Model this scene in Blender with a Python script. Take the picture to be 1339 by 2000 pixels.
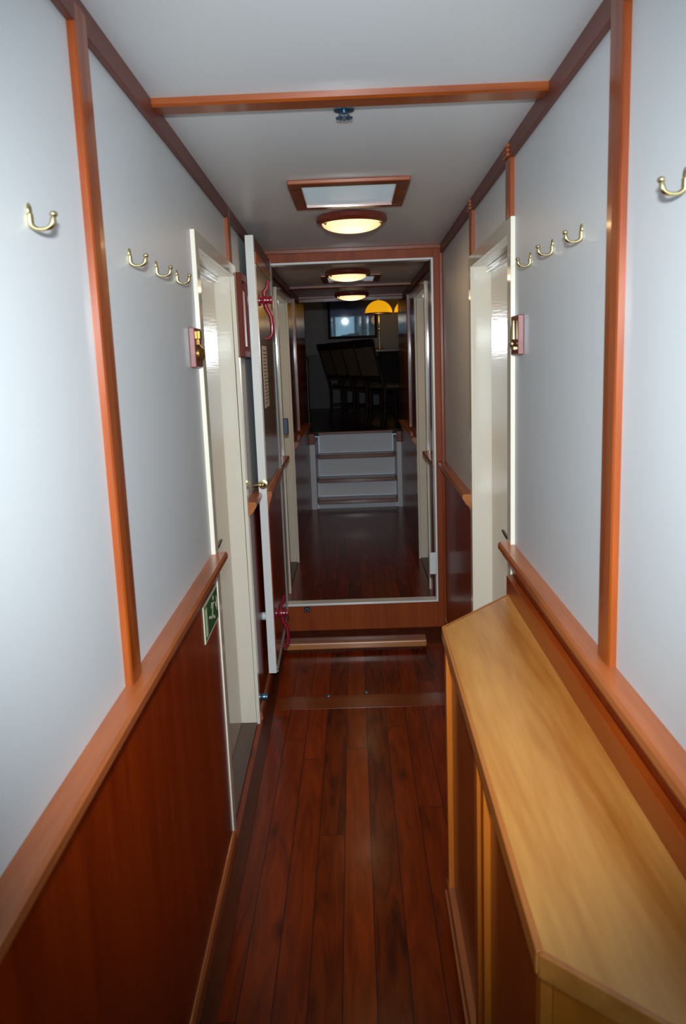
import bpy, bmesh, math, random
from mathutils import Vector, Matrix
random.seed(4)
S = bpy.context.scene
for o in list(bpy.data.objects):
    bpy.data.objects.remove(o)
COL = S.collection

# ------------------------------------------------------------------ camera
F_PX, PITCH, ROLL, YAW, EYE = 1600.0, 0.18253887, -0.03738151, -0.01820971, 1.5
fwd = Vector((math.sin(YAW)*math.cos(PITCH), math.cos(YAW)*math.cos(PITCH), -math.sin(PITCH)))
rgt = Vector((math.cos(YAW), -math.sin(YAW), 0.0)); up = rgt.cross(fwd)
cr, sr = math.cos(ROLL), math.sin(ROLL)
r2 = rgt*cr + up*sr; u2 = -rgt*sr + up*cr
cd = bpy.data.cameras.new('camera'); cam = bpy.data.objects.new('camera', cd); COL.objects.link(cam)
M = Matrix(((r2.x, u2.x, -fwd.x, 0.0), (r2.y, u2.y, -fwd.y, 0.0), (r2.z, u2.z, -fwd.z, EYE), (0, 0, 0, 1)))
cam.matrix_world = M
cd.sensor_fit = 'VERTICAL'; cd.sensor_height = 24.0; cd.lens = F_PX/2000.0*24.0
cd.shift_x = 0.0
cd.clip_start = 0.02; cd.clip_end = 100
cd.dof.use_dof = True; cd.dof.focus_distance = 4.0; cd.dof.aperture_fstop = 5.0
S.camera = cam

# ------------------------------------------------------------------ light and exposure
S.view_settings.view_transform = 'Standard'; S.view_settings.look = 'None'
S.view_settings.exposure = -0.12; S.view_settings.gamma = 1.0; S.view_settings.use_curve_mapping = False
W = bpy.data.worlds.new('world'); S.world = W; W.use_nodes = True
W.node_tree.nodes['Background'].inputs[0].default_value = (0.50, 0.62, 0.78, 1)
W.node_tree.nodes['Background'].inputs[1].default_value = 0.4

def light(name, kind, loc, energy, color, rot=(0, 0, 0), **kw):
    d = bpy.data.lights.new(name, kind); d.energy = energy; d.color = color
    for k, v in kw.items(): setattr(d, k, v)
    o = bpy.data.objects.new(name, d); COL.objects.link(o); o.location = loc; o.rotation_euler = rot
    return o
# the camera's own flash, just above the lens
light('camera_flash', 'SPOT', (0.0, -0.03, 1.655), 285.0, (0.90, 0.96, 1.0), (math.radians(79.5), 0, 0),
      spot_size=math.radians(76), spot_blend=1.0, shadow_soft_size=0.03)
# bluish fill added behind the camera to imitate daylight on the near walls
light('rear_fill', 'AREA', (0.0, -1.52, 1.30), 17.0, (0.40, 0.76, 1.0), (math.radians(90), 0, 0),
      shape='RECTANGLE', size=0.66, size_y=1.0)

# ------------------------------------------------------------------ materials
def lin(c):
    return tuple(((v/255.0)/12.92 if v/255.0 <= 0.04045 else ((v/255.0+0.055)/1.055)**2.4) for v in c) + (1.0,)

def base_mat(name):
    m = bpy.data.materials.new(name); m.use_nodes = True
    nt = m.node_tree; b = nt.nodes['Principled BSDF']
    return m, nt, b

def plain(name, c, rough=0.5, metal=0.0, coat=0.0, bump=0.0, bscale=60.0, bstretch=(1, 1, 1), var=0.04, spec=0.5):
    m, nt, b = base_mat(name)
    tc = nt.nodes.new('ShaderNodeTexCoord'); mp = nt.nodes.new('ShaderNodeMapping'); nz = nt.nodes.new('ShaderNodeTexNoise')
    mp.inputs['Scale'].default_value = bstretch
    nz.inputs['Scale'].default_value = bscale; nz.inputs['Detail'].default_value = 3
    nt.links.new(tc.outputs['Object'], mp.inputs['Vector']); nt.links.new(mp.outputs[0], nz.inputs['Vector'])
    mx = nt.nodes.new('ShaderNodeMixRGB'); mx.inputs[0].default_value = 0
    l = lin(c)
    mx.inputs[1].default_value = tuple(v*(1-var) for v in l[:3]) + (1,); mx.inputs[2].default_value = tuple(min(1, v*(1+var)) for v in l[:3]) + (1,)
    nt.links.new(nz.outputs[0], mx.inputs[0]); nt.links.new(mx.outputs[0], b.inputs['Base Color'])
    b.inputs['Roughness'].default_value = rough; b.inputs['Metallic'].default_value = metal
    b.inputs['Coat Weight'].default_value = coat; b.inputs['Coat Roughness'].default_value = 0.08
    b.inputs['Specular IOR Level'].default_value = spec
    if bump:
        bp = nt.nodes.new('ShaderNodeBump'); bp.inputs['Strength'].default_value = bump; bp.inputs['Distance'].default_value = 0.002
        nt.links.new(nz.outputs[0], bp.inputs['Height']); nt.links.new(bp.outputs[0], b.inputs['Normal'])
    return m

def wood(name, dark, light_, axis='Z', scale=14.0, rough=0.32, coat=0.25, spec=0.5, knots=False):
    m, nt, b = base_mat(name)
    N, L = nt.nodes.new, nt.links.new
    tc = N('ShaderNodeTexCoord'); mp = N('ShaderNodeMapping')
    st = {'X': (0.07, 1, 1), 'Y': (1, 0.07, 1), 'Z': (1, 1, 0.07)}[axis]
    mp.inputs['Scale'].default_value = st
    L(tc.outputs['Object'], mp.inputs['Vector'])
    n1 = N('ShaderNodeTexNoise'); n1.inputs['Scale'].default_value = scale; n1.inputs['Detail'].default_value = 5; n1.inputs['Distortion'].default_value = 0.8
    n2 = N('ShaderNodeTexNoise'); n2.inputs['Scale'].default_value = scale*9; n2.inputs['Detail'].default_value = 4
    L(mp.outputs[0], n1.inputs['Vector']); L(mp.outputs[0], n2.inputs['Vector'])
    ma = N('ShaderNodeMath'); ma.operation = 'MULTIPLY_ADD'; ma.inputs[1].default_value = 0.35
    L(n2.outputs[0], ma.inputs[0]); L(n1.outputs[0], ma.inputs[2])
    rp = N('ShaderNodeValToRGB')
    rp.color_ramp.elements[0].position = 0.42; rp.color_ramp.elements[0].color = lin(dark)
    rp.color_ramp.elements[1].position = 0.92; rp.color_ramp.elements[1].color = lin(light_)
    L(ma.outputs[0], rp.inputs[0]); L(rp.outputs[0], b.inputs['Base Color'])
    b.inputs['Roughness'].default_value = rough; b.inputs['Coat Weight'].default_value = coat; b.inputs['Coat Roughness'].default_value = 0.1
    b.inputs['Specular IOR Level'].default_value = spec
    bp = N('ShaderNodeBump'); bp.inputs['Strength'].default_value = 0.06; bp.inputs['Distance'].default_value = 0.001
    L(n2.outputs[0], bp.inputs['Height']); L(bp.outputs[0], b.inputs['Normal'])
    return m

def planks(name, x0, w, dark, light_, rough=0.18):
    m, nt, b = base_mat(name)
    N, L = nt.nodes.new, nt.links.new
    def mt(op, a, bb=None, c=None):
        n = N('ShaderNodeMath'); n.operation = op
        for i, v in enumerate((a, bb, c)):
            if v is None: continue
            if isinstance(v, (int, float)): n.inputs[i].default_value = v
            else: L(v, n.inputs[i])
        return n.outputs[0]
    tc = N('ShaderNodeTexCoord'); sx = N('ShaderNodeSeparateXYZ'); L(tc.outputs['Object'], sx.inputs[0])
    u = mt('DIVIDE', mt('SUBTRACT', sx.outputs[0], x0), w)
    idx = mt('FLOOR', u); fr = mt('FRACT', u)
    wn = N('ShaderNodeTexWhiteNoise'); wn.noise_dimensions = '1D'; L(idx, wn.inputs['W'])
    v = mt('ADD', mt('DIVIDE', sx.outputs[1], 1.7), mt('MULTIPLY', wn.outputs['Value'], 7.3))
    jid = mt('FLOOR', v); jf = mt('FRACT', v)
    wn2 = N('ShaderNodeTexWhiteNoise'); wn2.noise_dimensions = '2D'
    cv = N('ShaderNodeCombineXYZ'); L(idx, cv.inputs[0]); L(jid, cv.inputs[1]); L(cv.outputs[0], wn2.inputs['Vector'])
    # grain
    gv = N('ShaderNodeCombineXYZ'); L(sx.outputs[0], gv.inputs[0]); L(mt('MULTIPLY', sx.outputs[1], 0.11), gv.inputs[1]); L(mt('MULTIPLY', wn2.outputs['Value'], 37.0), gv.inputs[2])
    n1 = N('ShaderNodeTexNoise'); n1.inputs['Scale'].default_value = 22; n1.inputs['Detail'].default_value = 6; n1.inputs['Distortion'].default_value = 1.6
    L(gv.outputs[0], n1.inputs['Vector'])
    # knots: stretched cells, only the tightest cores show
    kv = N('ShaderNodeCombineXYZ'); L(mt('MULTIPLY', sx.outputs[0], 8.0), kv.inputs[0]); L(mt('MULTIPLY', sx.outputs[1], 3.0), kv.inputs[1]); L(idx, kv.inputs[2])
    vo = N('ShaderNodeTexVoronoi'); vo.inputs['Scale'].default_value = 1.0; L(kv.outputs[0], vo.inputs['Vector'])
    kn = N('ShaderNodeMapRange'); kn.inputs[1].default_value = 0.05; kn.inputs[2].default_value = 0.22; kn.inputs[3].default_value = 0.65; kn.inputs[4].default_value = 0.0
    L(vo.outputs['Distance'], kn.inputs[0])
    val = mt('ADD', mt('MULTIPLY', n1.outputs[0], 0.75), mt('ADD', mt('MULTIPLY', wn2.outputs['Value'], 0.26), 0.06))
    rp = N('ShaderNodeValToRGB'); e = rp.color_ramp.elements
    e[0].position = 0.30; e[0].color = lin(dark); e[1].position = 0.82; e[1].color = lin(light_)
    L(val, rp.inputs[0])
    mk = N('ShaderNodeMixRGB'); mk.blend_type = 'MULTIPLY'; L(kn.outputs[0], mk.inputs[0]); L(rp.outputs[0], mk.inputs[1]); mk.inputs[2].default_value = (0.12, 0.1, 0.1, 1)
    # seams
    sd = mt('MINIMUM', fr, mt('SUBTRACT', 1.0, fr))
    s1 = mt('LESS_THAN', sd, 0.018)
    jd = mt('MINIMUM', jf, mt('SUBTRACT', 1.0, jf)); s2 = mt('LESS_THAN', jd, 0.0009)
    sm = mt('MAXIMUM', s1, s2)
    mx = N('ShaderNodeMixRGB'); L(sm, mx.inputs[0]); L(mk.outputs[0], mx.inputs[1]); mx.inputs[2].default_value = lin((46, 22, 18))
    L(mx.outputs[0], b.inputs['Base Color'])
    b.inputs['Roughness'].default_value = rough
    b.inputs['Coat Weight'].default_value = 0.03; b.inputs['Coat Roughness'].default_value = 0.1; b.inputs['Specular IOR Level'].default_value = 0.14
    bp = N('ShaderNodeBump'); bp.inputs['Strength'].default_value = 0.08; bp.inputs['Distance'].default_value = 0.001
    L(mt('SUBTRACT', mt('MULTIPLY', n1.outputs[0], 0.4), sm), bp.inputs['Height']); L(bp.outputs[0], b.inputs['Normal'])
    return m

def emit(name, c, s, base=(200, 190, 170), grad=None):
    m, nt, b = base_mat(name)
    b.inputs['Base Color'].default_value = lin(base); b.inputs['Roughness'].default_value = 0.3
    b.inputs['Emission Color'].default_value = lin(c); b.inputs['Emission Strength'].default_value = s
    if grad:   # brighter near the bulb that sits inside (object coordinates of the bowl)
        N, L = nt.nodes.new, nt.links.new
        tc = N('ShaderNodeTexCoord'); ds = N('ShaderNodeVectorMath'); ds.operation = 'DISTANCE'
        ds.inputs[1].default_value = grad[0]; L(tc.outputs['Object'], ds.inputs[0])
        rp = N('ShaderNodeValToRGB'); e = rp.color_ramp.elements
        mr = N('ShaderNodeMapRange'); mr.inputs[1].default_value = grad[1]; mr.inputs[2].default_value = grad[2]
        L(ds.outputs['Value'], mr.inputs[0]); L(mr.outputs[0], rp.inputs[0])
        e[0].position = 0.0; e[0].color = lin(grad[3]); e[1].position = 1.0; e[1].color = lin(grad[4])
        L(rp.outputs[0], b.inputs['Emission Color'])
    return m

LAM = plain('white_laminate', (203, 207, 209), 0.42, coat=0.0, bump=0.03, bscale=220, var=0.015)
CEIL = plain('ceiling_laminate', (222, 226, 228), 0.38, bump=0.02, bscale=200, var=0.015)
CREAM = plain('cream_gloss_paint', (230, 222, 203), 0.09, bump=0.05, bscale=26, bstretch=(1.0, 1.0, 5.0), var=0.02)
LEAFP = plain('cream_door_paint', (214, 193, 166), 0.09, bump=0.06, bscale=26, bstretch=(1.0, 1.0, 5.0), var=0.02)
WHITEP = plain('white_gloss_paint', (232, 232, 226), 0.2, bump=0.05, bscale=40, var=0.02)
WHITED = plain('white_stair_paint', (226, 228, 232), 0.35, var=0.03)
MAH_Y = wood('varnished_mahogany_lengthwise', (134, 66, 28), (188, 104, 54), 'Y', 10, coat=0.1)
MAH_Z = wood('varnished_mahogany_upright', (108, 42, 6), (158, 74, 16), 'Z', 12, spec=0.4)
MAH_X = wood('varnished_mahogany_crosswise', (108, 44, 8), (160, 78, 22), 'X', 12, spec=0.4)
COR = wood('cornice_mahogany', (92, 46, 38), (118, 62, 50), 'Y', 10, rough=0.45, coat=0.0)
WAIN = wood('wainscot_veneer', (108, 26, 0), (150, 50, 2), 'Z', 9, rough=0.3, coat=0.08, spec=0.35)
BULK = wood('bulkhead_veneer', (124, 44, 4), (160, 72, 12), 'Z', 14, rough=0.5, coat=0.0, spec=0.3)
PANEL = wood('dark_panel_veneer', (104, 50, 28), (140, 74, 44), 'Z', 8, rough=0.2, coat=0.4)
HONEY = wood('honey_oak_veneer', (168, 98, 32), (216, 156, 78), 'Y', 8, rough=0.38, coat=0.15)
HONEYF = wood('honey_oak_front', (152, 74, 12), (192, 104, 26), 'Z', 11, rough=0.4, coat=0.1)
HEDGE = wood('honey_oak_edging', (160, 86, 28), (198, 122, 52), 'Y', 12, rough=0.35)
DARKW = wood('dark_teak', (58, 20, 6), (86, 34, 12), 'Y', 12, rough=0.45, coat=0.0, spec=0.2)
THRES = wood('threshold_wood', (70, 48, 38), (96, 70, 56), 'Y', 12, rough=0.4, coat=0.0)
TREAD = wood('stair_tread_wood', (108, 56, 34), (150, 86, 56), 'X', 12)
FLOOR = planks('teak_plank_floor', 0.0075, 0.0848, (68, 15, 0), (142, 50, 2), 0.26)
BRASS = plain('polished_brass', (208, 192, 142), 0.25, metal=1.0, var=0.05)
DBRASS = plain('aged_brass', (150, 118, 62), 0.35, metal=1.0, var=0.1)
CHROME = plain('blue_grey_chrome', (96, 132, 158), 0.3, metal=0.9, var=0.1)
STEEL = plain('dark_steel', (70, 62, 58), 0.35, metal=0.8)
REDP = plain('dark_red_enamel', (132, 22, 44), 0.22, coat=0.5, var=0.05)
NYLON = plain('white_nylon', (222, 228, 230), 0.4)
RUBBER = plain('grey_rubber_seal', (150, 150, 146), 0.6)
BLACK = plain('black_shadow_gap', (14, 10, 9), 0.8)
GREEN = plain('sign_green', (20, 92, 44), 0.45, var=0.03)
SIGNW = plain('sign_pale_film', (214, 222, 186), 0.5, var=0.03)
PLQ = wood('plaque_wood', (104, 44, 40), (134, 64, 56), 'X', 12)
PAPER = plain('notice_paper', (206, 200, 196), 0.7, var=0.03)
INK = plain('printed_ink', (80, 76, 78), 0.8)
CHAIRW = wood('dark_chair_wood', (26, 15, 11), (46, 27, 18), 'Z', 20, rough=0.65, coat=0.0, spec=0.25)
CHAIRF = plain('brown_chair_fabric', (100, 78, 54), 0.9, bump=0.2, bscale=300, var=0.1)
GREYW = plain('grey_saloon_wall', (150, 150, 156), 0.6, var=0.03)
GREYD = plain('grey_saloon_dado', (112, 112, 118), 0.6, var=0.03)
BLUEB = plain('blue_grey_plastic', (58, 70, 92), 0.4)
BOWL = emit('lit_glass_bowl', (255, 214, 132), 1.5, grad=((0.0, -0.03, -0.06), 0.03, 0.14, (255, 246, 206), (236, 170, 84)))
SHADE = emit('lit_yellow_shade', (252, 176, 22), 0.85, base=(240, 180, 40))
SKY = emit('daylit_frosted_pane', (170, 194, 206), 0.42, base=(200, 210, 214))

# ------------------------------------------------------------------ mesh helpers
class MB:
    def __init__(s): s.v = []; s.f = []
    def add(s, vs, fs):
        n = len(s.v); s.v += [tuple(p) for p in vs]; s.f += [tuple(i+n for i in f) for f in fs]; return s
    def box(s, a0, a1, b0, b1, c0, c1, mp=None):
        mp = mp or (lambda a, b, c: (a, b, c))
        vs = [mp(a, b, c) for a in (a0, a1) for b in (b0, b1) for c in (c0, c1)]
        return s.add(vs, [(0, 1, 3, 2), (4, 6, 7, 5), (0, 4, 5, 1), (2, 3, 7, 6), (0, 2, 6, 4), (1, 5, 7, 3)])
    def prism(s, rings):       # list of rings (same count), capped
        n = len(rings[0]); vs = [p for r in rings for p in r]; fs = []
        for k in range(len(rings)-1):
            for i in range(n):
                j = (i+1) % n; fs.append((k*n+i, k*n+j, (k+1)*n+j, (k+1)*n+i))
        fs.append(tuple(range(n))); fs.append(tuple(range((len(rings)-1)*n, len(rings)*n)))
        return s.add(vs, fs)
    def poly(s, pts, d0, d1, mp):   # polygon (a,b) extruded between d0 and d1
        return s.prism([[mp(a, b, d0) for a, b in pts], [mp(a, b, d1) for a, b in pts]])
    def lathe(s, prof, c=(0, 0, 0), axis='Z', n=32):
        vs = []; fs = []
        for r, h in prof:
            for i in range(n):
                t = 2*math.pi*i/n; p = (r*math.cos(t), r*math.sin(t), h)
                if axis == 'X': p = (p[2], p[0], p[1])
                elif axis == 'Y': p = (p[0], p[2], p[1])
                vs.append((p[0]+c[0], p[1]+c[1], p[2]+c[2]))
        for k in range(len(prof)-1):
            for i in range(n):
                j = (i+1) % n; fs.append((k*n+i, k*n+j, (k+1)*n+j, (k+1)*n+i))
        if prof[0][0] > 1e-5: fs.append(tuple(range(n)))
        if prof[-1][0] > 1e-5: fs.append(tuple(range((len(prof)-1)*n, len(prof)*n)))
        return s.add(vs, fs)
    def tube(s, path, rad, n=12):
        path = [Vector(p) for p in path]; rings = []
        if not isinstance(rad, (list, tuple)): rad = [rad]*len(path)
        ref = None
        for i, p in enumerate(path):
            t = (path[min(i+1, len(path)-1)] - path[max(i-1, 0)]).normalized()
            if ref is None:
                ref = Vector((0, 0, 1)) if abs(t.z) < 0.9 else Vector((0, 1, 0))
            a = (ref - t*ref.dot(t)).normalized(); b = t.cross(a); ref = a
            rings.append([p + (a*math.cos(2*math.pi*k/n) + b*math.sin(2*math.pi*k/n))*rad[i] for k in range(n)])
        return s.prism(rings)
    def sphere(s, c, r, n=16, sc=(1, 1, 1)):
        prof = [(r*math.sin(math.pi*k/n)+(0 if 0 < k < n else 0), -r*math.cos(math.pi*k/n)) for k in range(n+1)]
        m = MB().lathe([(max(a, 1e-6), h) for a, h in prof], n=n)
        return s.add([(x*sc[0]+c[0], y*sc[1]+c[1], z*sc[2]+c[2]) for x, y, z in m.v], m.f)
    def build(s, name, mat, parent=None, bevel=0.0, smooth=False, local=False):
        off = Vector((0, 0, 0))
        if parent is not None and not local:
            p = parent
            while p is not None: off += p.location; p = p.parent
        me = bpy.data.meshes.new(name)
        me.from_pydata([tuple(Vector(v)-off) for v in s.v], [], s.f)
        bm = bmesh.new(); bm.from_mesh(me)
        bmesh.ops.remove_doubles(bm, verts=bm.verts, dist=1e-6)
        bmesh.ops.recalc_face_normals(bm, faces=bm.faces); bm.to_mesh(me); bm.free()
        me.materials.append(mat)
        o = bpy.data.objects.new(name, me); COL.objects.link(o)
        if parent is not None: o.parent = parent
        if smooth:
            for p in me.polygons: p.use_smooth = True
        if bevel:
            b = o.modifiers.new('bevel', 'BEVEL'); b.width = bevel; b.segments = 2; b.limit_method = 'ANGLE'; b.angle_limit = math.radians(40)
        if smooth:
            es = o.modifiers.new('split', 'EDGE_SPLIT'); es.split_angle = math.radians(45)
        return o

def empty(name, loc, rz=0.0):
    o = bpy.data.objects.new(name, None); COL.objects.link(o); o.location = loc; o.rotation_euler = (0, 0, rz)
    o.empty_display_size = 0.1
    return o
def tag(o, label, cat, group=None):
    o['label'] = label; o['category'] = cat
    if group: o['group'] = group
    return o
def struct(o): o['kind'] = 'structure'; return o
def copy_tree(o, parent=None):
    c = o.copy(); COL.objects.link(c)
    if parent is not None: c.parent = parent
    for ch in list(o.children): copy_tree(ch, c)
    return c

# wall planes: y along the passage, d = distance out of the wall into the passage
def xL(y): return -0.41 - 0.0165*y
def xR(y): return 0.445 + 0.0115*y
def ML(y, d, z): return (xL(y)+d, y, z)
def MR(y, d, z): return (xR(y)-d, y, z)
X2 = 0.478
def ML2(y, d, z): return (-X2+d, y, z)
def MR2(y, d, z): return (X2-d, y, z)
FZ, CZ, YB, Y0 = -0.035, 2.09, 4.55, -1.6
DN, DF = 2.435, 3.375          # door casing outer edges
ON, OF = 2.49, 3.32            # door opening
OH, CH = 1.84, 1.885
D2N, D2F, O2N, O2F = 5.34, 6.26, 5.39, 6.205
O2H, C2H = 1.93, 1.975

# ------------------------------------------------------------------ structure
struct(MB().box(-0.62, 0.62, Y0, 8.56, FZ-0.06, FZ).build('floor', FLOOR))
struct(MB().box(-0.62, 0.62, Y0, YB+0.05, CZ, CZ+0.03).build('ceiling', CEIL)) if False else None
# ceiling with the skylight cut-outs left open
SKX0, SKX1 = -0.152, 0.167
def ceil_piece(y0, y1, sy0, sy1, z, name, x=0.62):
    m = MB()
    m.box(-x, x, y0, sy0, z, z+0.04).box(-x, x, sy1, y1, z, z+0.04)
    m.box(-x, SKX0, sy0, sy1, z, z+0.04).box(SKX1, x, sy0, sy1, z, z+0.04)
    return struct(m.build(name, CEIL))
ceil_piece(Y0, YB+0.05, 2.905, 3.275, CZ, 'ceiling')
ceil_piece(YB+0.05, 7.62, 5.76, 6.12, 2.07, 'ceiling')

def side_wall(name, mp, segs, mat):
    m = MB()
    for y0, y1, z0, z1 in segs: m.box(y0, y1, -0.12, 0.0, z0, z1, mp)
    return struct(m.build(name, mat))
RZ = 0.90
segs = [(Y0, DN+0.03, RZ-0.02, CZ), (DN+0.03, DF-0.03, CH-0.03, CZ), (DF-0.03, YB, RZ-0.02, CZ)]
side_wall('wall_left', ML, segs, LAM); side_wall('wall_right', MR, segs, LAM)
wsegs = [(Y0, DN+0.03, FZ, RZ-0.02), (DF-0.03, YB, FZ, RZ-0.02)]
for k, mp in enumerate((ML, MR)):
    m = MB()
    for y0, y1, z0, z1 in wsegs: m.box(y0, y1, -0.12, 0.008, z0, z1, mp)
    o = struct(m.build('wall_left' if k == 0 else 'wall_right', WAIN))
# far passage walls
segs2 = [(YB+0.05, D2N+0.03, RZ-0.02, 2.07), (D2N+0.03, D2F-0.03, C2H-0.03, 2.07), (D2F-0.03, 8.56, RZ-0.02, 2.07)]
wsegs2 = [(YB+0.05, D2N+0.03, FZ, RZ-0.02), (D2F-0.03, 8.56, FZ, RZ-0.02)]
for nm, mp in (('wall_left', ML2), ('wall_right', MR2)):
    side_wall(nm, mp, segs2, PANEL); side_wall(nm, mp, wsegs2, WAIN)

# wall behind the camera, with a made-up window added around the fill light
m = MB(); m.box(-0.62, -0.36, Y0-0.04, Y0, FZ, CZ).box(0.36, 0.62, Y0-0.04, Y0, FZ, CZ)
m.box(-0.36, 0.36, Y0-0.04, Y0, FZ, 0.86).box(-0.36, 0.36, Y0-0.04, Y0, 1.94, CZ)
struct(m.build('wall_back', LAM))
wn = struct(empty('fill_window_1', (0, Y0, 0.86)))
m = MB(); m.box(-0.36, -0.32, Y0-0.03, Y0+0.02, 0.86, 1.94).box(0.32, 0.36, Y0-0.03, Y0+0.02, 0.86, 1.94)
m.box(-0.32, 0.32, Y0-0.03, Y0+0.02, 0.86, 0.90).box(-0.32, 0.32, Y0-0.03, Y0+0.02, 1.90, 1.94)
m.build('fill_window_frame', MAH_Z, wn, 0.003)
MB().box(-0.32, 0.32, Y0-0.02, Y0-0.012, 0.90, 1.90).build('pane', SKY, wn)

TN = [0]
def trim(m, mat, bevel=0.0, smooth=False):
    TN[0] += 1
    return struct(m.build('trim_%d' % TN[0], mat, None, bevel, smooth))

# cornice boards
for mp in (ML, MR):
    trim(MB().box(Y0, YB, 0.0, 0.014, 2.043, CZ, mp), COR, 0.002)
for mp in (ML2, MR2):
    trim(MB().box(YB+0.05, 7.62, 0.0, 0.014, 2.02, 2.07, mp), COR, 0.002)
# upright battens with a rounded nose
def batten(mp, y0, y1, z0, z1):
    yc, h = (y0+y1)/2, (y1-y0)/2
    prof = [(y0, 0.0), (y0, 0.0115), (y0+h*0.12, 0.014), (yc, 0.0155), (y1-h*0.12, 0.014), (y1, 0.0115), (y1, 0.0)]
    return trim(MB().prism([[mp(y, d, z) for y, d in prof] for z in (z0, z1)]), MAH_Z)
batten(ML, 1.405, 1.475, 0.925, 2.072)
batten(MR, 1.425, 1.497, 0.925, 2.085)
batten(ML, 3.215, 3.285, CH, 2.085)
batten(MR, 2.445, 2.515, CH, 2.085); batten(MR, 3.27, 3.34, CH, 2.085)
for mp in (ML2, MR2):
    batten(mp, 7.0, 7.06, 0.925, 2.06)
# carved tips where the far-right battens cross the cornice
for yy in (2.48, 3.305):
    m = MB()
    for k in range(3): m.tube([MR(yy-0.033, 0.018, 2.052+0.012*k), MR(yy+0.033, 0.018, 2.052+0.012*k)], 0.0055, 8)
    trim(m, MAH_Z)
# chair rails
RPROF = [(0, 0.932), (0.038, 0.932), (0.0435, 0.926), (0.0435, 0.912), (0.036, 0.902), (0.030, 0.890), (0.016, 0.878), (0.012, 0.866), (0.006, 0.846), (0, 0.842)]
def rail(mp, y0, y1, dz=0.0):
    return trim(MB().prism([[mp(y, d, z+dz) for d, z in RPROF] for y in (y0, y1)]), MAH_Y)
rail(ML, Y0, 2.47); rail(MR, Y0, 2.48)
rail(ML, 3.37, YB); rail(MR, 3.39, YB)
for mp in (ML2, MR2):
    rail(mp, YB+0.05, D2N, -0.03); rail(mp, D2F, 8.2, -0.03)
# lighter caps that paint the lit look of the far rail ends
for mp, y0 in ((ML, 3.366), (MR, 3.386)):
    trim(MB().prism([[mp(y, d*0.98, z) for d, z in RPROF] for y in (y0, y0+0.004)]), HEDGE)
# skirting
SPROF = [(0.004, FZ+0.042), (0.012, FZ+0.040), (0.018, FZ+0.032), (0.021, FZ), (0.004, FZ)]
bs = []
for nm, mp, sg in (('baseboard_left', ML, [(Y0, DN+0.01), (DF-0.01, YB)]), ('baseboard_right', MR, [(Y0, DN+0.01), (DF-0.01, YB)])):
    m = MB()
    for y0, y1 in sg: m.prism([[mp(y, d, z) for d, z in SPROF] for y in (y0, y1)])
    struct(m.build(nm, MAH_Y))
# dark border boards along the floor and a cross board
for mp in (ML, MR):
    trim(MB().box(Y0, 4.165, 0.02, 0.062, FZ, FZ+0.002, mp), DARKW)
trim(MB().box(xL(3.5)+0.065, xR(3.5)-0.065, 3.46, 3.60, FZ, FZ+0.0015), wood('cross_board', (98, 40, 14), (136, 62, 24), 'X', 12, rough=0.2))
trim(MB().box(xL(4.4)+0.02, xR(4.4)-0.02, 4.28, YB, FZ, FZ+0.002), DARKW)  # dark sheet painting the shade on the floor between step and sill
# ceiling cross battens
def cbar(y0, y1, z, x0, x1):
    yc = (y0+y1)/2
    prof = [(y0, z), (y0, z-0.013), (y0+0.006, z-0.018), (y1-0.006, z-0.018), (y1, z-0.013), (y1, z)]
    return trim(MB().prism([[(x, y, zz) for y, zz in prof] for x in (x0, x1)]), MAH_X)
cbar(1.955, 2.025, CZ, xL(2)+0.012, xR(2)-0.012)
cbar(6.50, 6.56, 2.07, -X2+0.012, X2-0.012)
cbar(7.55, 7.62, 2.07, -X2, X2)

# ------------------------------------------------------------------ bulkhead with its doorway
BX0, BX1, BZ0, BZ1 = -0.421, 0.435, 0.131, 2.013
w = 0.011
m = MB(); m.box(-0.62, BX0-w*0.9, YB, YB+0.05, FZ, CZ).box(BX1+w*0.9, 0.62, YB, YB+0.05, FZ, CZ)
m.box(BX0-w, BX1+w, YB, YB+0.05, BZ1+w*0.9, CZ).box(BX0-w, BX1+w, YB, YB+0.05, FZ, BZ0-w*0.9)
struct(m.build('wall_far', BULK))
m = MB(); w = 0.011
m.box(BX0-w, BX0, YB-0.012, YB+0.062, BZ0-w, BZ1+w).box(BX1, BX1+w, YB-0.012, YB+0.062, BZ0-w, BZ1+w)
m.box(BX0, BX1, YB-0.012, YB+0.062, BZ1, BZ1+w).box(BX0, BX1, YB-0.012, YB+0.062, BZ0-w, BZ0)
trim(m, WHITEP, 0.002)
trim(MB().box(xL(YB)+0.01, xR(YB)-0.01, YB-0.012, YB, 2.071, CZ), MAH_X, 0.002)
trim(MB().box(0.478, 0.496, YB-0.016, YB, FZ, 2.071), MAH_Z, 0.003)

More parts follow.
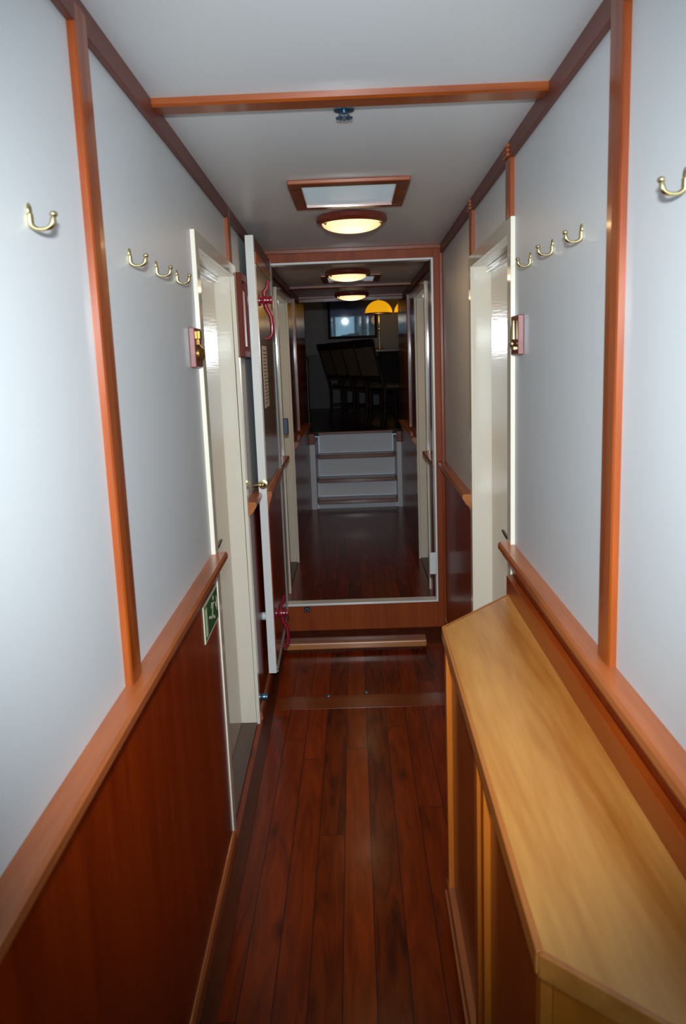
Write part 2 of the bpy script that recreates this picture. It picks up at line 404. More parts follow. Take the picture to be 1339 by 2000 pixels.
# ------------------------------------------------------------------ cabin doors in the side walls
def cabin_door(idx, mp, on, of, dn, df, oh, ch, leafmat, handle=True):
    root = struct(empty('door_%d' % idx, mp((on+of)/2, 0.0, FZ)))
    m = MB()
    m.box(dn, on, -0.005, 0.0125, FZ, ch, mp).box(of, df, -0.005, 0.0125, FZ, ch, mp).box(on, of, -0.005, 0.0125, oh, ch, mp)
    m.build('door_casing', CREAM, root, 0.002)
    m = MB()
    m.box(on-0.03, on, -0.12, -0.002, FZ, oh+0.03, mp).box(of, of+0.03, -0.12, -0.002, FZ, oh+0.03, mp).box(on, of, -0.12, -0.002, oh, oh+0.03, mp)
    m.build('jamb', CREAM, root)
    MB().box(on+0.004, of-0.004, -0.112, -0.068, FZ+0.012, oh-0.004, mp).build('door_leaf', leafmat, root, 0.002)
    MB().box(on, of, -0.12, 0.0, FZ, FZ+0.009, mp).build('threshold', THRES, root, 0.002)
    m = MB().box(on, of, -0.067, -0.052, oh-0.02, oh-0.001, mp)
    m.build('door_stop', CREAM, root, 0.001)
    if handle:
        m = MB(); y = on+0.09; z = 0.905
        m.box(y-0.018, y+0.018, -0.069, -0.064, z-0.08, z+0.06, mp)
        m.tube([mp(y, -0.066, z), mp(y, -0.018, z)], 0.007, 10)
        m.tube([mp(y-0.004, -0.020, z), mp(y+0.08, -0.016, z), mp(y+0.185, -0.020, z)], [0.007, 0.006, 0.005], 10)
        m.build('door_handle', STEEL, root, 0.0, True)
    return root
cabin_door(1, ML, ON, OF, DN, DF, OH, CH, LEAFP)
cabin_door(2, MR, ON, OF, DN, DF, OH, CH, LEAFP)
cabin_door(4, ML2, O2N, O2F, D2N, D2F, O2H, C2H, LEAFP)
cabin_door(5, MR2, O2N, O2F, D2N, D2F, O2H, C2H, LEAFP)

# ------------------------------------------------------------------ watertight door swung open against the left wall
LN, LF, LZ0, LZ1 = 3.63, 4.50, 0.073, 2.040
def MD(y, d, z):      # d measured from the leaf's outer (left) face
    t = (y-LN)/(LF-LN); return (-0.441 - 0.019*t + d, y, z)
d3 = struct(empty('door_3', MD(LN, 0, LZ0)))
m = MB().box(LN, LF, 0.0, 0.037, LZ0, LZ1, MD); m.build('door_slab', WHITEP, d3, 0.003)
m = MB().box(LN+0.03, LF-0.03, 0.037, 0.0395, 0.945, 1.93, MD); m.build('upper_panel', plain('warm_lit_door_laminate', (150, 134, 122), 0.2, coat=0.3, var=0.03), d3)  # brownish tone paints the warm, dim light into a grey laminate
m = MB().box(LN+0.03, LF-0.03, 0.037, 0.0395, LZ0+0.03, 0.86, MD); m.build('lower_panel', WAIN, d3)
m = MB().box(LN+0.01, LF-0.01, 0.037, 0.041, 1.975, LZ1-0.006, MD); m.build('top_band', COR, d3, 0.001)
m = MB().box(LN+0.02, LF-0.02, 0.037, 0.043, 1.925, 1.975, MD); m.build('top_moulding', MAH_Y, d3, 0.002)
m = MB().prism([[MD(y, 0.037+d*0.45, z) for d, z in RPROF] for y in (LN+0.02, LF-0.01)]); m.build('rail', MAH_Y, d3)
m = MB(); m.box(LN+0.004, LF-0.004, 0.037, 0.045, LZ0+0.006, LZ0+0.014, MD).box(LN+0.004, LF-0.004, 0.037, 0.045, LZ0+0.024, LZ0+0.030, MD)
m.box(LF-0.02, LF-0.008, 0.037, 0.045, LZ0+0.006, LZ1-0.01, MD)
m.build('seal_strip', RUBBER, d3)
def dog(z, flip=1):
    y = LN+0.10
    m = MB()
    m.tube([MD(y, 0.036, z), MD(y, 0.047, z)], 0.024, 18).tube([MD(y, 0.047, z), MD(y, 0.092, z)], 0.013, 14)
    m.tube([MD(y, 0.055, z), MD(y, 0.072, z)], 0.021, 18).tube([MD(y, 0.082, z), MD(y, 0.098, z)], 0.017, 14)
    h = m.build('door_dog', REDP, d3, 0.001, True)
    k = MB()
    k.tube([MD(y, 0.066, z+0.01), MD(y, 0.062, z+0.035), MD(y, 0.078, z+0.055), MD(y, 0.082, z+0.085)], [0.010, 0.010, 0.009, 0.007], 12)
    k.tube([MD(y, 0.066, z), MD(y, 0.068, z-0.03), MD(y, 0.088, z-0.07), MD(y, 0.092, z-0.11), MD(y, 0.090, z-0.145), MD(y, 0.078, z-0.165), MD(y, 0.060, z-0.166)],
           [0.011, 0.011, 0.010, 0.010, 0.009, 0.008, 0.008], 12)
    k.build('lever', REDP, h, 0.0, True)
    s = MB().tube([MD(y-0.04, 0.0, z), MD(y-0.04, -0.026, z)], 0.019, 18)
    s.build('bolt_bush', NYLON, h, 0.002, True)
dog(1.775); dog(0.335)
m = MB().lathe([(0.0001, -0.012), (0.010, -0.012), (0.012, -0.006), (0.021, -0.004), (0.022, 0.0), (0.0001, 0.0)], (MD(LN, 0.022, 0)[0], LN, 0.968), 'Y', 24)
m.sphere((MD(LN, 0.022, 0)[0], LN-0.018, 0.968), 0.012, 12)
k = m.build('latch', BRASS, d3, 0, True)
MB().tube([(MD(LN, 0.018, 0)[0], LN-0.020, 0.968), (MD(LN, 0.0, 0)[0], LN-0.024, 0.970), (MD(LN, -0.028, 0)[0], LN-0.016, 0.966)], [0.006, 0.006, 0.004], 10).build('lever', BRASS, k, 0, True)
m = MB()
for z in (0.4, 1.7): m.tube([(-0.455, LF+0.022, z), (-0.455, LF+0.022, z+0.14)], 0.014, 14)
m.build('hinge', WHITEP, d3, 0.0, True)
# printed notice on the open door
ns = MB().box(LN+0.12, LN+0.36, 0.0396, 0.0403, 1.30, 1.58, MD)
ns = ns.build('notice_sheet', PAPER); tag(ns, 'printed paper notice fixed to the open white-edged door below its upper red lever', 'notice')
m = MB()
for i in range(16):
    z = 1.56-0.0158*i
    m.box(LN+0.135, LN+0.345-(0.05 if i % 4 == 3 else 0.0), 0.0403, 0.0405, z-0.004, z, MD)
m.build('printed_lines', INK, ns)

# ------------------------------------------------------------------ ceiling fittings
def skylight(y0, y1, z, label):
    root = empty('skylight', ((SKX0+SKX1)/2, (y0+y1)/2, z))
    x0, x1, o, t = SKX0, SKX1, 0.044, 0.014
    m = MB()
    m.box(x0-o, x1+o, y0-o*1.3, y0, z-t, z).box(x0-o, x1+o, y1, y1+o, z-t, z)
    m.box(x0-o, x0, y0, y1, z-t, z).box(x1, x1+o, y0, y1, z-t, z)
    m.build('frame', MAH_X, root, 0.003)
    MB().box(x0, x1, y0, y1, z-0.004, z+0.002).build('pane', SKY, root)
    return tag(root, label, 'skylight', 'framed skylights in the passage ceiling')
skylight(2.905, 3.275, CZ, 'larger near skylight in a dark wooden frame in the white ceiling before the doorway')
skylight(5.76, 6.12, 2.07, 'small-looking skylight seen through the doorway between the two far ceiling lamps')

def ceiling_lamp(loc, label):
    root = empty('ceiling_lamp', loc)
    MB().lathe([(0.060, 0.0), (0.138, 0.0), (0.146, -0.006), (0.148, -0.022), (0.140, -0.030), (0.128, -0.034), (0.120, -0.030), (0.060, -0.028)], n=48).build('wooden_ring', wood('lamp_ring_mahogany', (92, 34, 22), (128, 52, 34), 'X', 12), root, 0, True, local=True)
    prof = [(max(0.124*math.cos(t), 1e-6), -0.030-0.038*math.sin(t)) for t in [math.pi/2*k/12 for k in range(13)]]
    bowl = MB().lathe(prof, n=48).build('glass_bowl', BOWL, root, 0, True, local=True)
    for a in (215, 335, 95):
        t = math.radians(a)
        MB().sphere((0.131*math.cos(t), 0.131*math.sin(t), -0.037), 0.007, 10).build('clip', BRASS, bowl, 0, True, local=True)
    tag(root, label, 'ceiling lamp', 'round glass ceiling lamps along the passage')
    return root
LAMPS = [(0.016, 3.565, CZ), (-0.012, 5.48, 2.07), (0.012, 7.22, 2.07)]
for (x, y, z), e in zip(LAMPS, (2.0, 1.6, 1.2)):
    light('lamp_glow', 'AREA', (x, y, z-0.084), e, (1.0, 0.62, 0.30), shape='DISK', size=0.18, specular_factor=0.3)
ceiling_lamp(LAMPS[0], 'nearest and largest glowing bowl lamp with a mahogany ring behind the near skylight')
ceiling_lamp(LAMPS[1], 'glowing bowl ceiling lamp just inside the doorway, before the second skylight')
ceiling_lamp(LAMPS[2], 'smallest glowing bowl ceiling lamp at the far end, in front of the blue picture')

sp = empty('sprinkler_head', (0.0, 2.10, CZ)); sp.scale = (1.0, 1.0, 0.55)
MB().lathe([(0.0001, 0.0), (0.026, 0.0), (0.024, -0.006), (0.010, -0.009), (0.0001, -0.009)], n=24).build('escutcheon', CHROME, sp, 0, True, local=True)
m = MB(); m.lathe([(0.006, -0.008), (0.006, -0.018)], n=12)
for s_ in (-1, 1): m.tube([(0.006*s_, 0, -0.016), (0.013*s_, 0, -0.024), (0.004*s_, 0, -0.034)], 0.0022, 8)
m.build('frame', CHROME, sp, 0, True, local=True)
m = MB()
for k in range(12):
    a = math.radians(30*k); b = a-0.16; c = a+0.16
    m.poly([(0.003*math.cos(b), 0.003*math.sin(b)), (0.021*math.cos(b), 0.021*math.sin(b)), (0.021*math.cos(c), 0.021*math.sin(c)), (0.003*math.cos(c), 0.003*math.sin(c))], -0.036, -0.034, lambda p, q, r: (p, q, r))
m.build('deflector', CHROME, sp, local=True)
tag(sp, 'small blue-grey metal sprinkler head on the white ceiling beyond the wooden cross batten', 'sprinkler')

# ------------------------------------------------------------------ coat hooks (local: +X out of the wall, Z up, origin on the wall)
def hook_proto():
    root = empty('coat_hook', (0, 0, 0))
    m = MB()
    m.sphere((0.0025, 0, 0.012), 0.010, 14, (0.42, 0.75, 1.55)); m.sphere((0.003, 0, -0.012), 0.008, 12, (0.45, 0.7, 1.6))
    m.build('back_plate', BRASS, root, 0, True, local=True)
    pts = []; rad = []
    for k in range(13):
        t = math.pi*(1.02 + 0.98*k/12)
        pts.append((0.0215+0.0185*math.cos(t), 0, -0.012+0.0150*math.sin(t))); rad.append(0.0056-0.0012*math.sin(math.pi*k/12))
    pts = [(0.003, 0, 0.004)] + pts + [(0.0415, 0, -0.001)]; rad = [0.0055] + rad + [0.004]
    MB().tube(pts, rad, 12).build('arm', BRASS, root, 0, True, local=True)
    MB().sphere((0.0420, 0, 0.003), 0.0068, 14).build('ball_tip', BRASS, root, 0, True, local=True)
    return root
proto = hook_proto()
HOOKS = [('L', 1.150, 1.706, 'brass coat hook alone on the near left wall, left of the tall batten'),
         ('L', 1.690, 1.718, 'brass coat hook on the left wall, first to the right of the tall batten'),
         ('L', 1.935, 1.722, 'middle brass hook of the three between left batten and left door'),
         ('L', 2.178, 1.728, 'brass coat hook on the left wall closest to the cream door casing'),
         ('R', 2.210, 1.740, 'brass coat hook on the right wall closest to the cream door casing'),
         ('R', 1.960, 1.738, 'middle brass hook of the three between right door and right batten'),
         ('R', 1.705, 1.732, 'brass coat hook on the right wall, first left of the tall batten'),
         ('R', 1.172, 1.722, 'brass coat hook at the right picture edge, beyond the tall right batten')]
for i, (sd, y, z, lb) in enumerate(HOOKS):
    o = proto if i == 0 else copy_tree(proto)
    if sd == 'L': o.location = ML(y, 0.0, z); o.rotation_euler = (0, 0, 0.0165)
    else: o.location = MR(y, 0.0, z); o.rotation_euler = (0, 0, math.pi-0.0115)
    o.scale = (0.82, 0.95, 0.64)
    tag(o, lb, 'hook', 'brass coat hooks on the passage walls')

# ------------------------------------------------------------------ small fittings on the walls
pl = empty('wooden_plaque', ML(2.36, 0, 1.497))
MB().box(2.30, 2.415, 0.0, 0.016, 1.497, 1.605, ML).build('board', PLQ, pl, 0.002)
b1 = MB(); c0 = ML(2.36, 0.016, 1.535)
b1.lathe([(0.026, 0.0), (0.026, 0.004), (0.020, 0.008), (0.013, 0.014), (0.0001, 0.016)], c0, 'X', 24)
b1.build('brass_dome', DBRASS, pl, 0, True)
b2 = MB().box(2.345, 2.375, 0.016, 0.024, 1.575, 1.597, ML).box(2.352, 2.368, 0.016, 0.020, 1.552, 1.575, ML)
b2.build('brass_clasp', DBRASS, pl, 0.001)
tag(pl, 'small reddish wooden plaque with round brass fitting beside the left door casing', 'plaque')
pr = empty('wooden_plaque', MR(2.36, 0, 1.499))
MB().box(2.30, 2.41, 0.0, 0.016, 1.499, 1.606, MR).build('board', PLQ, pr, 0.002)
m = MB(); q = [MR(2.345, 0.020, z) for z in (1.592, 1.58, 1.555, 1.541)]
m.tube(q, [0.006, 0.0075, 0.0095, 0.011], 14); m.build('brass_tube', BRASS, pr, 0, True)
m = MB(); m.sphere(MR(2.345, 0.024, 1.529), 0.009, 12); m.tube([MR(2.345, 0.018, 1.520), MR(2.345, 0.018, 1.513)], 0.007, 12); m.build('brass_knob', BRASS, pr, 0, True)
tag(pr, 'small reddish wooden plaque with upright brass tube beside the right door casing', 'plaque')

kc = empty('key_case', ML(3.52, 0, 1.53))
m = MB(); m.box(3.41, 3.435, 0, 0.028, 1.53, 1.865, ML).box(3.60, 3.625, 0, 0.028, 1.53, 1.865, ML).box(3.435, 3.60, 0, 0.028, 1.53, 1.555, ML).box(3.435, 3.60, 0, 0.028, 1.84, 1.865, ML)
m.build('frame', wood('key_case_frame', (84, 20, 4), (116, 36, 10), 'Z', 12, rough=0.5, coat=0.0, spec=0.2), kc, 0.003)
MB().box(3.435, 3.60, 0, 0.012, 1.555, 1.84, ML).build('back_panel', wood('key_case_back', (70, 22, 10), (92, 36, 18), 'Z', 12, rough=0.5, coat=0.0, spec=0.2), kc)
MB().box(3.49, 3.56, 0.012, 0.024, 1.572, 1.80, ML).build('inner_slat', MAH_Y, kc, 0.002)
tag(kc, 'shallow dark red wooden case on the left wall between cream door and open bulkhead door', 'case')

# escape-route sign under the left rail
sg = empty('exit_sign', ML(2.30, 0.008, 0.734))
def sgp(a, b, d): return ML(2.178+a, d+0.008, 0.734+b)
SW, SH = 0.25, 0.108
MB().poly([(0, 0), (SW, 0), (SW, SH), (0, SH)], 0.0, 0.002, sgp).build('plate', SIGNW, sg)
MB().poly([(0.009, 0.007), (SW-0.009, 0.007), (SW-0.009, SH-0.007), (0.009, SH-0.007)], 0.002, 0.0024, sgp).build('green_field', GREEN, sg)
m = MB()
q = lambda pts: m.poly([(a*SW/0.312, b*SH/0.128) for a, b in pts], 0.0024, 0.0028, sgp)
q([(0.026, 0.016), (0.062, 0.016), (0.062, 0.112), (0.026, 0.112)])                    # doorway
q([(0.098, 0.060), (0.104, 0.067), (0.168, 0.050), (0.164, 0.040)])                    # leg thrown back
q([(0.160, 0.040), (0.176, 0.046), (0.206, 0.084), (0.190, 0.092)])                    # trunk
q([(0.186, 0.080), (0.194, 0.088), (0.168, 0.098), (0.150, 0.082), (0.156, 0.078), (0.170, 0.089)])   # bent arm
q([(0.168, 0.044), (0.180, 0.052), (0.232, 0.030), (0.226, 0.022)])                    # other leg
q([(0.198, 0.090), (0.205, 0.083), (0.228, 0.078), (0.230, 0.085)])                    # other arm
q([(0.206+0.011*math.cos(t*0.5236), 0.104+0.009*math.sin(t*0.5236)) for t in range(12)])   # head
q([(0.252, 0.058), (0.276, 0.058), (0.276, 0.040), (0.298, 0.066), (0.276, 0.092), (0.276, 0.074), (0.252, 0.074)])   # arrow
m.build('pictogram', SIGNW, sg)
tag(sg, 'green escape sign with pale running figure and doorway on the left wainscot', 'sign')

ds = MB().tube([ML(3.44, 0.008, FZ+0.075), ML(3.44, 0.03, FZ+0.075)], 0.016, 14).tube([ML(3.44, 0.03, FZ+0.075), ML(3.44, 0.038, FZ+0.075)], 0.019, 14)
tag(ds.build('door_stop', CHROME, None, 0.001, True), 'small grey doorstop low on the left wainscot past the cream casing', 'doorstop')
pg = empty('deck_plug', (-0.312, YB, 0.095))
MB().lathe([(0.018, 0.0), (0.018, -0.006), (0.012, -0.012), (0.0001, -0.012)], (-0.312, YB, 0.095), 'Y', 20).build('flange', CHROME, pg, 0, True)
MB().lathe([(0.007, -0.010), (0.007, -0.0135), (0.0001, -0.0135)], (-0.312, YB, 0.095), 'Y', 14).build('socket', BLACK, pg, 0, True)
tag(pg, 'round blue-grey metal plug on the red wooden sill below the doorway', 'plug')
sw = MB().box(0.398, 0.436, YB-0.028, YB-0.0125, 0.287, 0.413)
tag(sw.build('catch_plate', NYLON, None, 0.004), 'white rectangular catch plate low on the right edge of the doorway', 'plate')
bl = MB().box(5.325, 5.37, 0.0126, 0.045, 1.04, 1.145, ML2)
tag(bl.build('door_latch', BLUEB, None, 0.004), 'blue-grey plastic latch on the left door casing beyond the bulkhead', 'latch')

# step in front of the doorway
st = empty('door_step', (-0.04, 4.22, FZ))
MB().box(-0.425, 0.345, 4.19, 4.275, -0.012, 0.020).build('tread', TREAD, st, 0.003)
MB().box(-0.425, 0.345, 4.170, 4.200, -0.014, 0.022).build('nosing', wood('step_nosing', (150, 88, 40), (196, 128, 64), 'X', 12), st, 0.006)
MB().box(-0.405, 0.325, 4.205, 4.27, FZ, -0.012).build('riser', DARKW, st)
tag(st, 'low narrow wooden step with a pale nosing in front of the doorway sill', 'step')
# two blue-white metal studs let into the floor cross board
for k, (x, y, lb) in enumerate(((-0.165, 3.60, 'left of two tiny metal floor studs on the cross board'), (0.012, 3.63, 'right of two tiny metal floor studs on the cross board'))):
    o = MB().lathe([(0.012, 0.0), (0.011, 0.003), (0.0001, 0.0045)], (x, y, FZ+0.0016), 'Z', 16).build('floor_stud', CHROME, None, 0, True)
    tag(o, lb, 'stud', 'metal studs in the floor')

# ------------------------------------------------------------------ cabinet along the right wall
CT = 0.785
cb = empty('storage_cabinet', (0.33, 1.5, FZ))
def cpoly(ins, back=0.0):
    return [(0.205+ins, 0.885+ins*0.3), (xR(0.70)-back, 0.66+ins), (xR(2.40)-back, 2.40-ins), (0.222+ins, 2.115-ins*0.3)]
TOPP = cpoly(0.0, 0.024)
m = MB().poly(TOPP, CT-0.022, CT, lambda a, b, c: (a, b, c)); m.build('countertop', HONEY, cb, 0.003)
# edging strip round the front and the two canted ends
m = MB()
for (p, q_) in ((0, 1), (3, 0), (2, 3)):
    a, b = Vector(TOPP[p]), Vector(TOPP[q_]); n_ = Vector(((b-a).y, -(b-a).x)).normalized()*0.007
    if n_.dot((a+b)/2 - Vector((0.36, 1.5))) < 0: n_ = -n_
    m.poly([tuple(a), tuple(b), tuple(b+n_), tuple(a+n_)], CT-0.032, CT+0.001, lambda a_, b_, c_: (a_, b_, c_))
m.build('edging', HEDGE, cb, 0.002)
m = MB().prism([[(xR(y)-0.009, y, CT-0.03), (xR(y)-0.026, y, CT-0.03), (xR(y)-0.026, y, CT+0.052), (xR(y)-0.009, y, CT+0.056)] for y in (0.66, 2.43)])
m.build('backsplash', wood('backsplash_wood', (122, 44, 2), (164, 72, 12), 'Y', 10, spec=0.35), cb, 0.002)
BODY = [(0.225, 0.905), (xR(0.72)-0.009, 0.70), (xR(2.36)-0.009, 2.355), (0.238, 2.085)]
MB().poly(BODY, FZ+0.07, CT-0.022, lambda a, b, c: (a, b, c)).build('carcass', HONEYF, cb)
PL = [(0.235, 0.93), (xR(0.75)-0.022, 0.74), (xR(2.3)-0.022, 2.30), (0.248, 2.06)]
MB().poly(PL, FZ, FZ+0.07, lambda a, b, c: (a, b, c)).build('plinth', DARKW, cb)
def fx(y): return 0.225 + (y-0.905)*(0.238-0.225)/(2.085-0.905)
def MF(y, d, z): return (fx(y)-d, y, z)
for y0, y1, dd in ((2.045, 2.085, 0.020), (1.475, 1.515, 0.018), (1.385, 1.42, 0.018), (0.905, 0.935, 0.016)):
    MB().box(y0, y1, 0.0, dd, FZ+0.055, CT-0.034, MF).build('stile', HONEYF, cb, 0.002)
for y0, y1 in ((1.515, 2.045), (0.935, 1.385)):
    dr = MB().box(y0+0.003, y1-0.003, 0.0, 0.006, FZ+0.095, CT-0.06, MF).build('door_panel', wood('cabinet_door_veneer', (120, 48, 6), (156, 72, 14), 'Z', 11, spec=0.3), cb, 0.001)
MB().box(1.42, 1.475, 0.0, 0.002, FZ+0.09, 0.60, MF).build('finger_gap', BLACK, cb)
MB().box(0.905, 2.085, 0.0, 0.012, CT-0.06, CT-0.034, MF).build('top_rail', HONEYF, cb, 0.002)
m = MB().box(0.905, 2.085, 0.0, 0.022, FZ+0.055, FZ+0.090, MF).box(0.92, 2.07, 0.022, 0.030, FZ+0.05, FZ+0.066, MF)
m.build('bottom_rail', MAH_Y, cb, 0.002)
tag(cb, 'long honey-coloured wooden cabinet with canted ends under the right rail', 'cabinet')

# ------------------------------------------------------------------ stairs at the far end
sc = empty('staircase', (0, 8.52, FZ))
TZ = [0.06, 0.25, 0.48, 0.715]; YS = 8.52; RUN = 0.25
for k, z in enumerate(TZ[:3]):
    y = YS+RUN*k
    MB().box(-0.415, 0.425, y-0.02, y+RUN, z-0.042, z).build('tread', TREAD, sc, 0.006)
for k, z in enumerate(TZ):
    y = YS+RUN*k+0.03; z0 = FZ if k == 0 else TZ[k-1]
    MB().box(-0.41, 0.42, y, y+0.02, z0, z-0.042 if k < 3 else z-0.03).build('riser', WHITED, sc)
MB().box(-0.42, 0.43, YS+RUN*3-0.02, YS+RUN*3+0.06, 0.685, 0.715).build('top_nosing', TREAD, sc, 0.005)
for sx, x0, x1 in ((-1, -0.478, -0.420), (1, 0.428, 0.478)):
    MB().box(x0, x1, YS-0.02, YS+0.80, FZ, 0.655).build('stringer', WHITED, sc, 0.003)
    MB().box(x0-0.004*(sx < 0), x1+0.004*(sx > 0)+0.0, YS-0.045, YS+0.06, 0.655, 0.768).build('newel_cap', MAH_X, sc, 0.006)
tag(sc, 'short white staircase with brown treads climbing to the dark dining room', 'stairs')

# ------------------------------------------------------------------ dining saloon beyond the stairs
SF, SY1, SXW, SCZ = 0.715, 14.0, 2.4, 3.0
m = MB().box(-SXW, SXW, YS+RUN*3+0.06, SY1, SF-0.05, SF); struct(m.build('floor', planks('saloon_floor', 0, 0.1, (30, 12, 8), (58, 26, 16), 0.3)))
struct(MB().box(-SXW, SXW, 7.62, SY1+0.05, SCZ, SCZ+0.05).build('ceiling', CEIL))
struct(MB().box(-SXW, SXW, SY1, SY1+0.05, 1.62, SCZ).build('wall_far', GREYW))
struct(MB().box(-SXW, SXW, SY1, SY1+0.05, SF, 1.62).build('wall_far', GREYD))
for sx, nm in ((-1, 'wall_left'), (1, 'wall_right')):
    struct(MB().box(sx*SXW, sx*(SXW+0.05), 7.62, SY1+0.05, FZ, SCZ).build(nm, PANEL))
    struct(MB().box(sx*0.60, sx*SXW, 9.28, 9.33, FZ, SF).build(nm, DARKW))
m = MB().box(-0.62, 0.62, 7.62, 7.66, 2.03, SCZ).box(-SXW, -0.598, 7.62, 7.66, FZ, SCZ).box(0.598, SXW, 7.62, 7.66, FZ, SCZ)
struct(m.build('wall_back', PANEL))
# stair handrails
hr = None
for sx, lb in ((-1, 'thin dark handrail post at the left of the stair head'), (1, 'thin dark metal handrail post at the right of the stair head')):
    x = -0.515 if sx < 0 else 0.530
    root = empty('handrail', (x, 9.36, SF))
    MB().tube([(x, 9.36, SF), (x, 9.36, 1.52)], 0.014, 12).build('post', STEEL, root, 0, True)
    MB().lathe([(0.03, 0), (0.03, 0.008), (0.016, 0.014)], (x, 9.36, SF), 'Z', 16).build('base_flange', STEEL, root, 0, True)
    MB().sphere((x, 9.36, 1.53), 0.024, 12).build('finial', STEEL, root, 0, True)
    tag(root, lb, 'handrail', 'handrail posts at the stair head')

def chair_proto():     # faces +Y locally, origin on the floor under the seat
    root = empty('dining_chair', (0, 0, 0))
    MB().box(-0.22, 0.22, -0.21, 0.22, 0.43, 0.455).build('seat_frame', CHAIRW, root, 0.004, local=True)
    MB().box(-0.205, 0.205, -0.18, 0.205, 0.455, 0.49).build('seat', CHAIRF, root, 0.015, local=True)
    lean = lambda z: -0.205 - max(0, z-0.45)*0.30
    for s_ in (-1, 1):
        MB().tube([(s_*0.20, 0.20, 0), (s_*0.20, 0.20, 0.12), (s_*0.20, 0.20, 0.30), (s_*0.20, 0.20, 0.45)], [0.015, 0.021, 0.017, 0.024], 10).build('leg', CHAIRW, root, 0, True, local=True)
        MB().tube([(s_*0.20, -0.24, 0), (s_*0.20, -0.205, 0.2), (s_*0.20, -0.205, 0.45)], [0.016, 0.02, 0.022], 10).build('leg', CHAIRW, root, 0, True, local=True)
        MB().tube([(s_*0.205, lean(z), z) for z in (0.44, 0.6, 0.8, 1.0)], [0.022, 0.021, 0.02, 0.018], 10).build('back_post', CHAIRW, root, 0, True, local=True)
    pan = MB().prism([[(-0.19, lean(z)-0.018, z), (0.19, lean(z)-0.018, z), (0.19, lean(z)+0.018, z), (-0.19, lean(z)+0.018, z)] for z in (0.60, 0.76, 0.92)])
    pan.build('backrest', CHAIRF, root, 0.006, local=True)
    MB().prism([[(-0.235, lean(z)-0.02, z), (0.235, lean(z)-0.02, z), (0.235, lean(z)+0.02, z), (-0.235, lean(z)+0.02, z)] for z in (0.925, 0.97, 1.015)]).build('top_rail', CHAIRW, root, 0.012, local=True)
    MB().prism([[(-0.2, lean(z)-0.012, z), (0.2, lean(z)-0.012, z), (0.2, lean(z)+0.012, z), (-0.2, lean(z)+0.012, z)] for z in (0.555, 0.60)]).build('lower_rail', CHAIRW, root, 0.004, local=True)
    m = MB()
    for s_ in (-1, 1): m.tube([(s_*0.20, -0.21, 0.2), (s_*0.20, 0.20, 0.2)], 0.011, 8)
    m.tube([(-0.2, 0.0, 0.2), (0.2, 0.0, 0.2)], 0.011, 8)
    m.build('stretcher', CHAIRW, root, 0, True, local=True)
    return root
chp = chair_proto()
CH_L = ['farthest and leftmost dark dining chair of the row of four beyond the stairs', 'second dark dining chair from the left in the row beyond the stairs',
        'third dark dining chair from the left in the row beyond the stairs', 'nearest and rightmost dark dining chair of the row beyond the stairs']
PH = math.radians(-60)     # facing mostly to the right
for i in range(4):
    o = chp if i == 0 else copy_tree(chp)
    o.location = (-0.03+0.155*i, 11.28-0.50*i, SF); o.rotation_euler = (0, 0, PH)
    tag(o, CH_L[i], 'chair', 'dining chairs in the far dining room')

# sideboard that carries the yellow lamps
tb = empty('sideboard', (1.0, 13.4, SF))
MB().box(0.36, 1.8, 13.1, 13.75, 1.615, 1.66).build('top', MAH_X, tb, 0.006)
MB().box(0.42, 1.76, 13.14, 13.72, SF+0.06, 1.615).build('body', CHAIRW, tb)
for k in range(3): MB().box(0.45+0.44*k, 0.86+0.44*k, 13.125, 13.141, SF+0.1, 1.58).build('door_panel', CHAIRW, tb, 0.004)
for x in (0.46, 1.72):
    for y in (13.2, 13.66): MB().box(x-0.03, x+0.03, y-0.03, y+0.03, SF, SF+0.06).build('foot', DARKW, tb)
tag(tb, 'dark sideboard with a lit wooden top under the yellow lamps', 'sideboard')
def table_lamp(x, y, label, zb=1.66, rot=0.0):
    root = empty('table_lamp', (x, y, zb))
    MB().lathe([(0.0001, 0.0), (0.09, 0.0), (0.085, 0.014), (0.03, 0.024), (0.014, 0.05), (0.0001, 0.05)], (x, y, zb), n=24).build('base', BRASS, root, 0, True)
    MB().tube([(x, y, zb+0.04), (x, y, zb+0.62)], 0.010, 12).sphere((x, y, zb+0.3), 0.02, 10).build('pole', BRASS, root, 0, True)
    R_ = 0.215; h0 = zb+0.555
    prof = [(R_*math.cos(t), h0+0.20*math.sin(t)) for t in [math.pi/2*k/10 for k in range(10)]] + [(0.012, h0+0.20)]
    shd = MB().lathe(prof, (x, y, 0), n=36).build('lamp_shade', SHADE, root, 0, True)
    MB().lathe([(R_+0.002, h0-0.008), (R_+0.004, h0), (R_+0.001, h0+0.006)], (x, y, 0), n=36).build('shade_rim', DBRASS, shd, 0, True)
    MB().sphere((x, y, h0+0.21), 0.014, 10).build('finial', BRASS, shd, 0, True)
    tag(root, label, 'lamp', 'yellow dome lamps in the dining room')
table_lamp(0.44, 13.32, 'whole yellow dome lamp on a brass pole, left of the two lit lamps')
table_lamp(0.90, 13.32, 'yellow dome lamp half hidden by the right wall of the far passage')
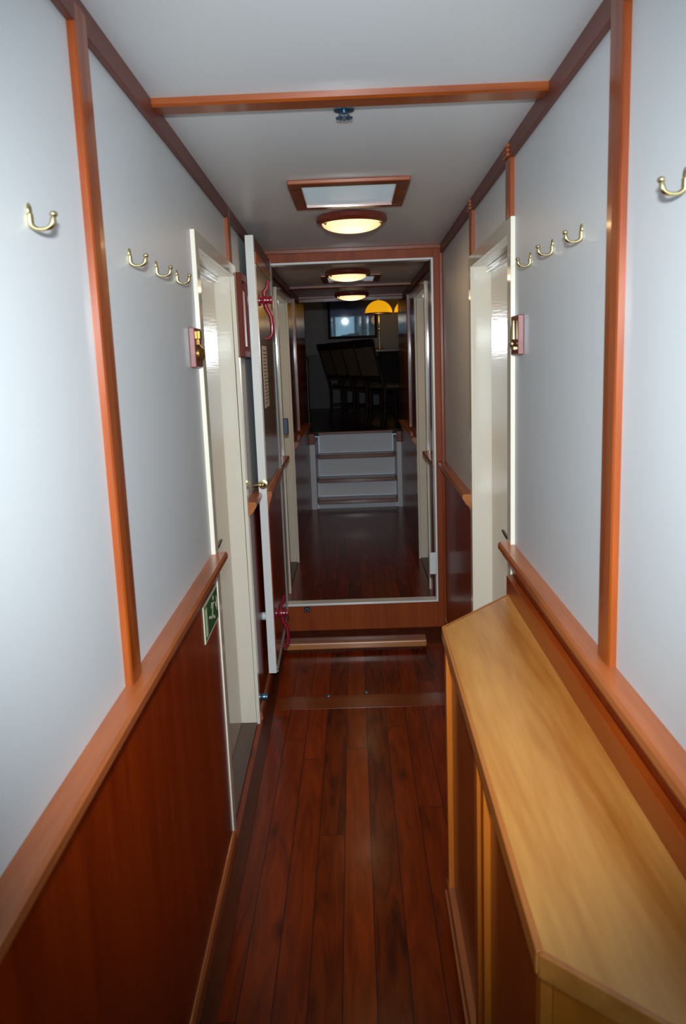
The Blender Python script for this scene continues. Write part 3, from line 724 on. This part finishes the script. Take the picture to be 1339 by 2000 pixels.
light('lamp_glow', 'POINT', (0.44, 13.25, 2.12), 1.2, (1.0, 0.62, 0.2), shadow_soft_size=0.08)

# framed picture hung tilted forward on the far wall
def pic_mat():
    m, nt, b = base_mat('glazed_blue_picture')
    N, L = nt.nodes.new, nt.links.new
    tc = N('ShaderNodeTexCoord'); nz = N('ShaderNodeTexNoise'); nz.inputs['Scale'].default_value = 5; nz.inputs['Detail'].default_value = 6
    sp_ = N('ShaderNodeSeparateXYZ'); L(tc.outputs['Object'], sp_.inputs[0])
    mp = N('ShaderNodeMapRange'); mp.inputs[1].default_value = -0.35; mp.inputs[2].default_value = 0.35; L(sp_.outputs[2], mp.inputs[0])
    ad = N('ShaderNodeMath'); ad.operation = 'MULTIPLY_ADD'; ad.inputs[1].default_value = 0.5; L(nz.outputs[0], ad.inputs[0]); L(mp.outputs[0], ad.inputs[2])
    rp = N('ShaderNodeValToRGB'); e = rp.color_ramp.elements
    e[0].position = 0.15; e[0].color = lin((110, 190, 225)); e[1].position = 1.0; e[1].color = lin((30, 44, 130))
    k = e.new(0.5); k.color = lin((50, 120, 190)); k = e.new(0.75); k.color = lin((34, 60, 160))
    L(ad.outputs[0], rp.inputs[0]); L(rp.outputs[0], b.inputs['Base Color'])
    b.inputs['Roughness'].default_value = 0.4; b.inputs['Coat Weight'].default_value = 1.0; b.inputs['Coat Roughness'].default_value = 0.025
    return m
pc = empty('framed_picture', (0.02, 13.972, 2.24)); pc.rotation_euler = (math.radians(2.3), 0, math.radians(0.42))
MB().box(-0.37, 0.37, -0.012, 0.0, -0.34, 0.34).build('picture', pic_mat(), pc, local=True)
m = MB(); m.box(-0.41, -0.37, -0.03, 0.01, -0.38, 0.38).box(0.37, 0.41, -0.03, 0.01, -0.38, 0.38).box(-0.37, 0.37, -0.03, 0.01, -0.38, -0.34).box(-0.37, 0.37, -0.03, 0.01, 0.34, 0.38)
m.build('frame', CHAIRW, pc, 0.004, local=True)
tag(pc, 'blue glazed picture in a dark frame reflecting the flash on the far wall', 'picture')
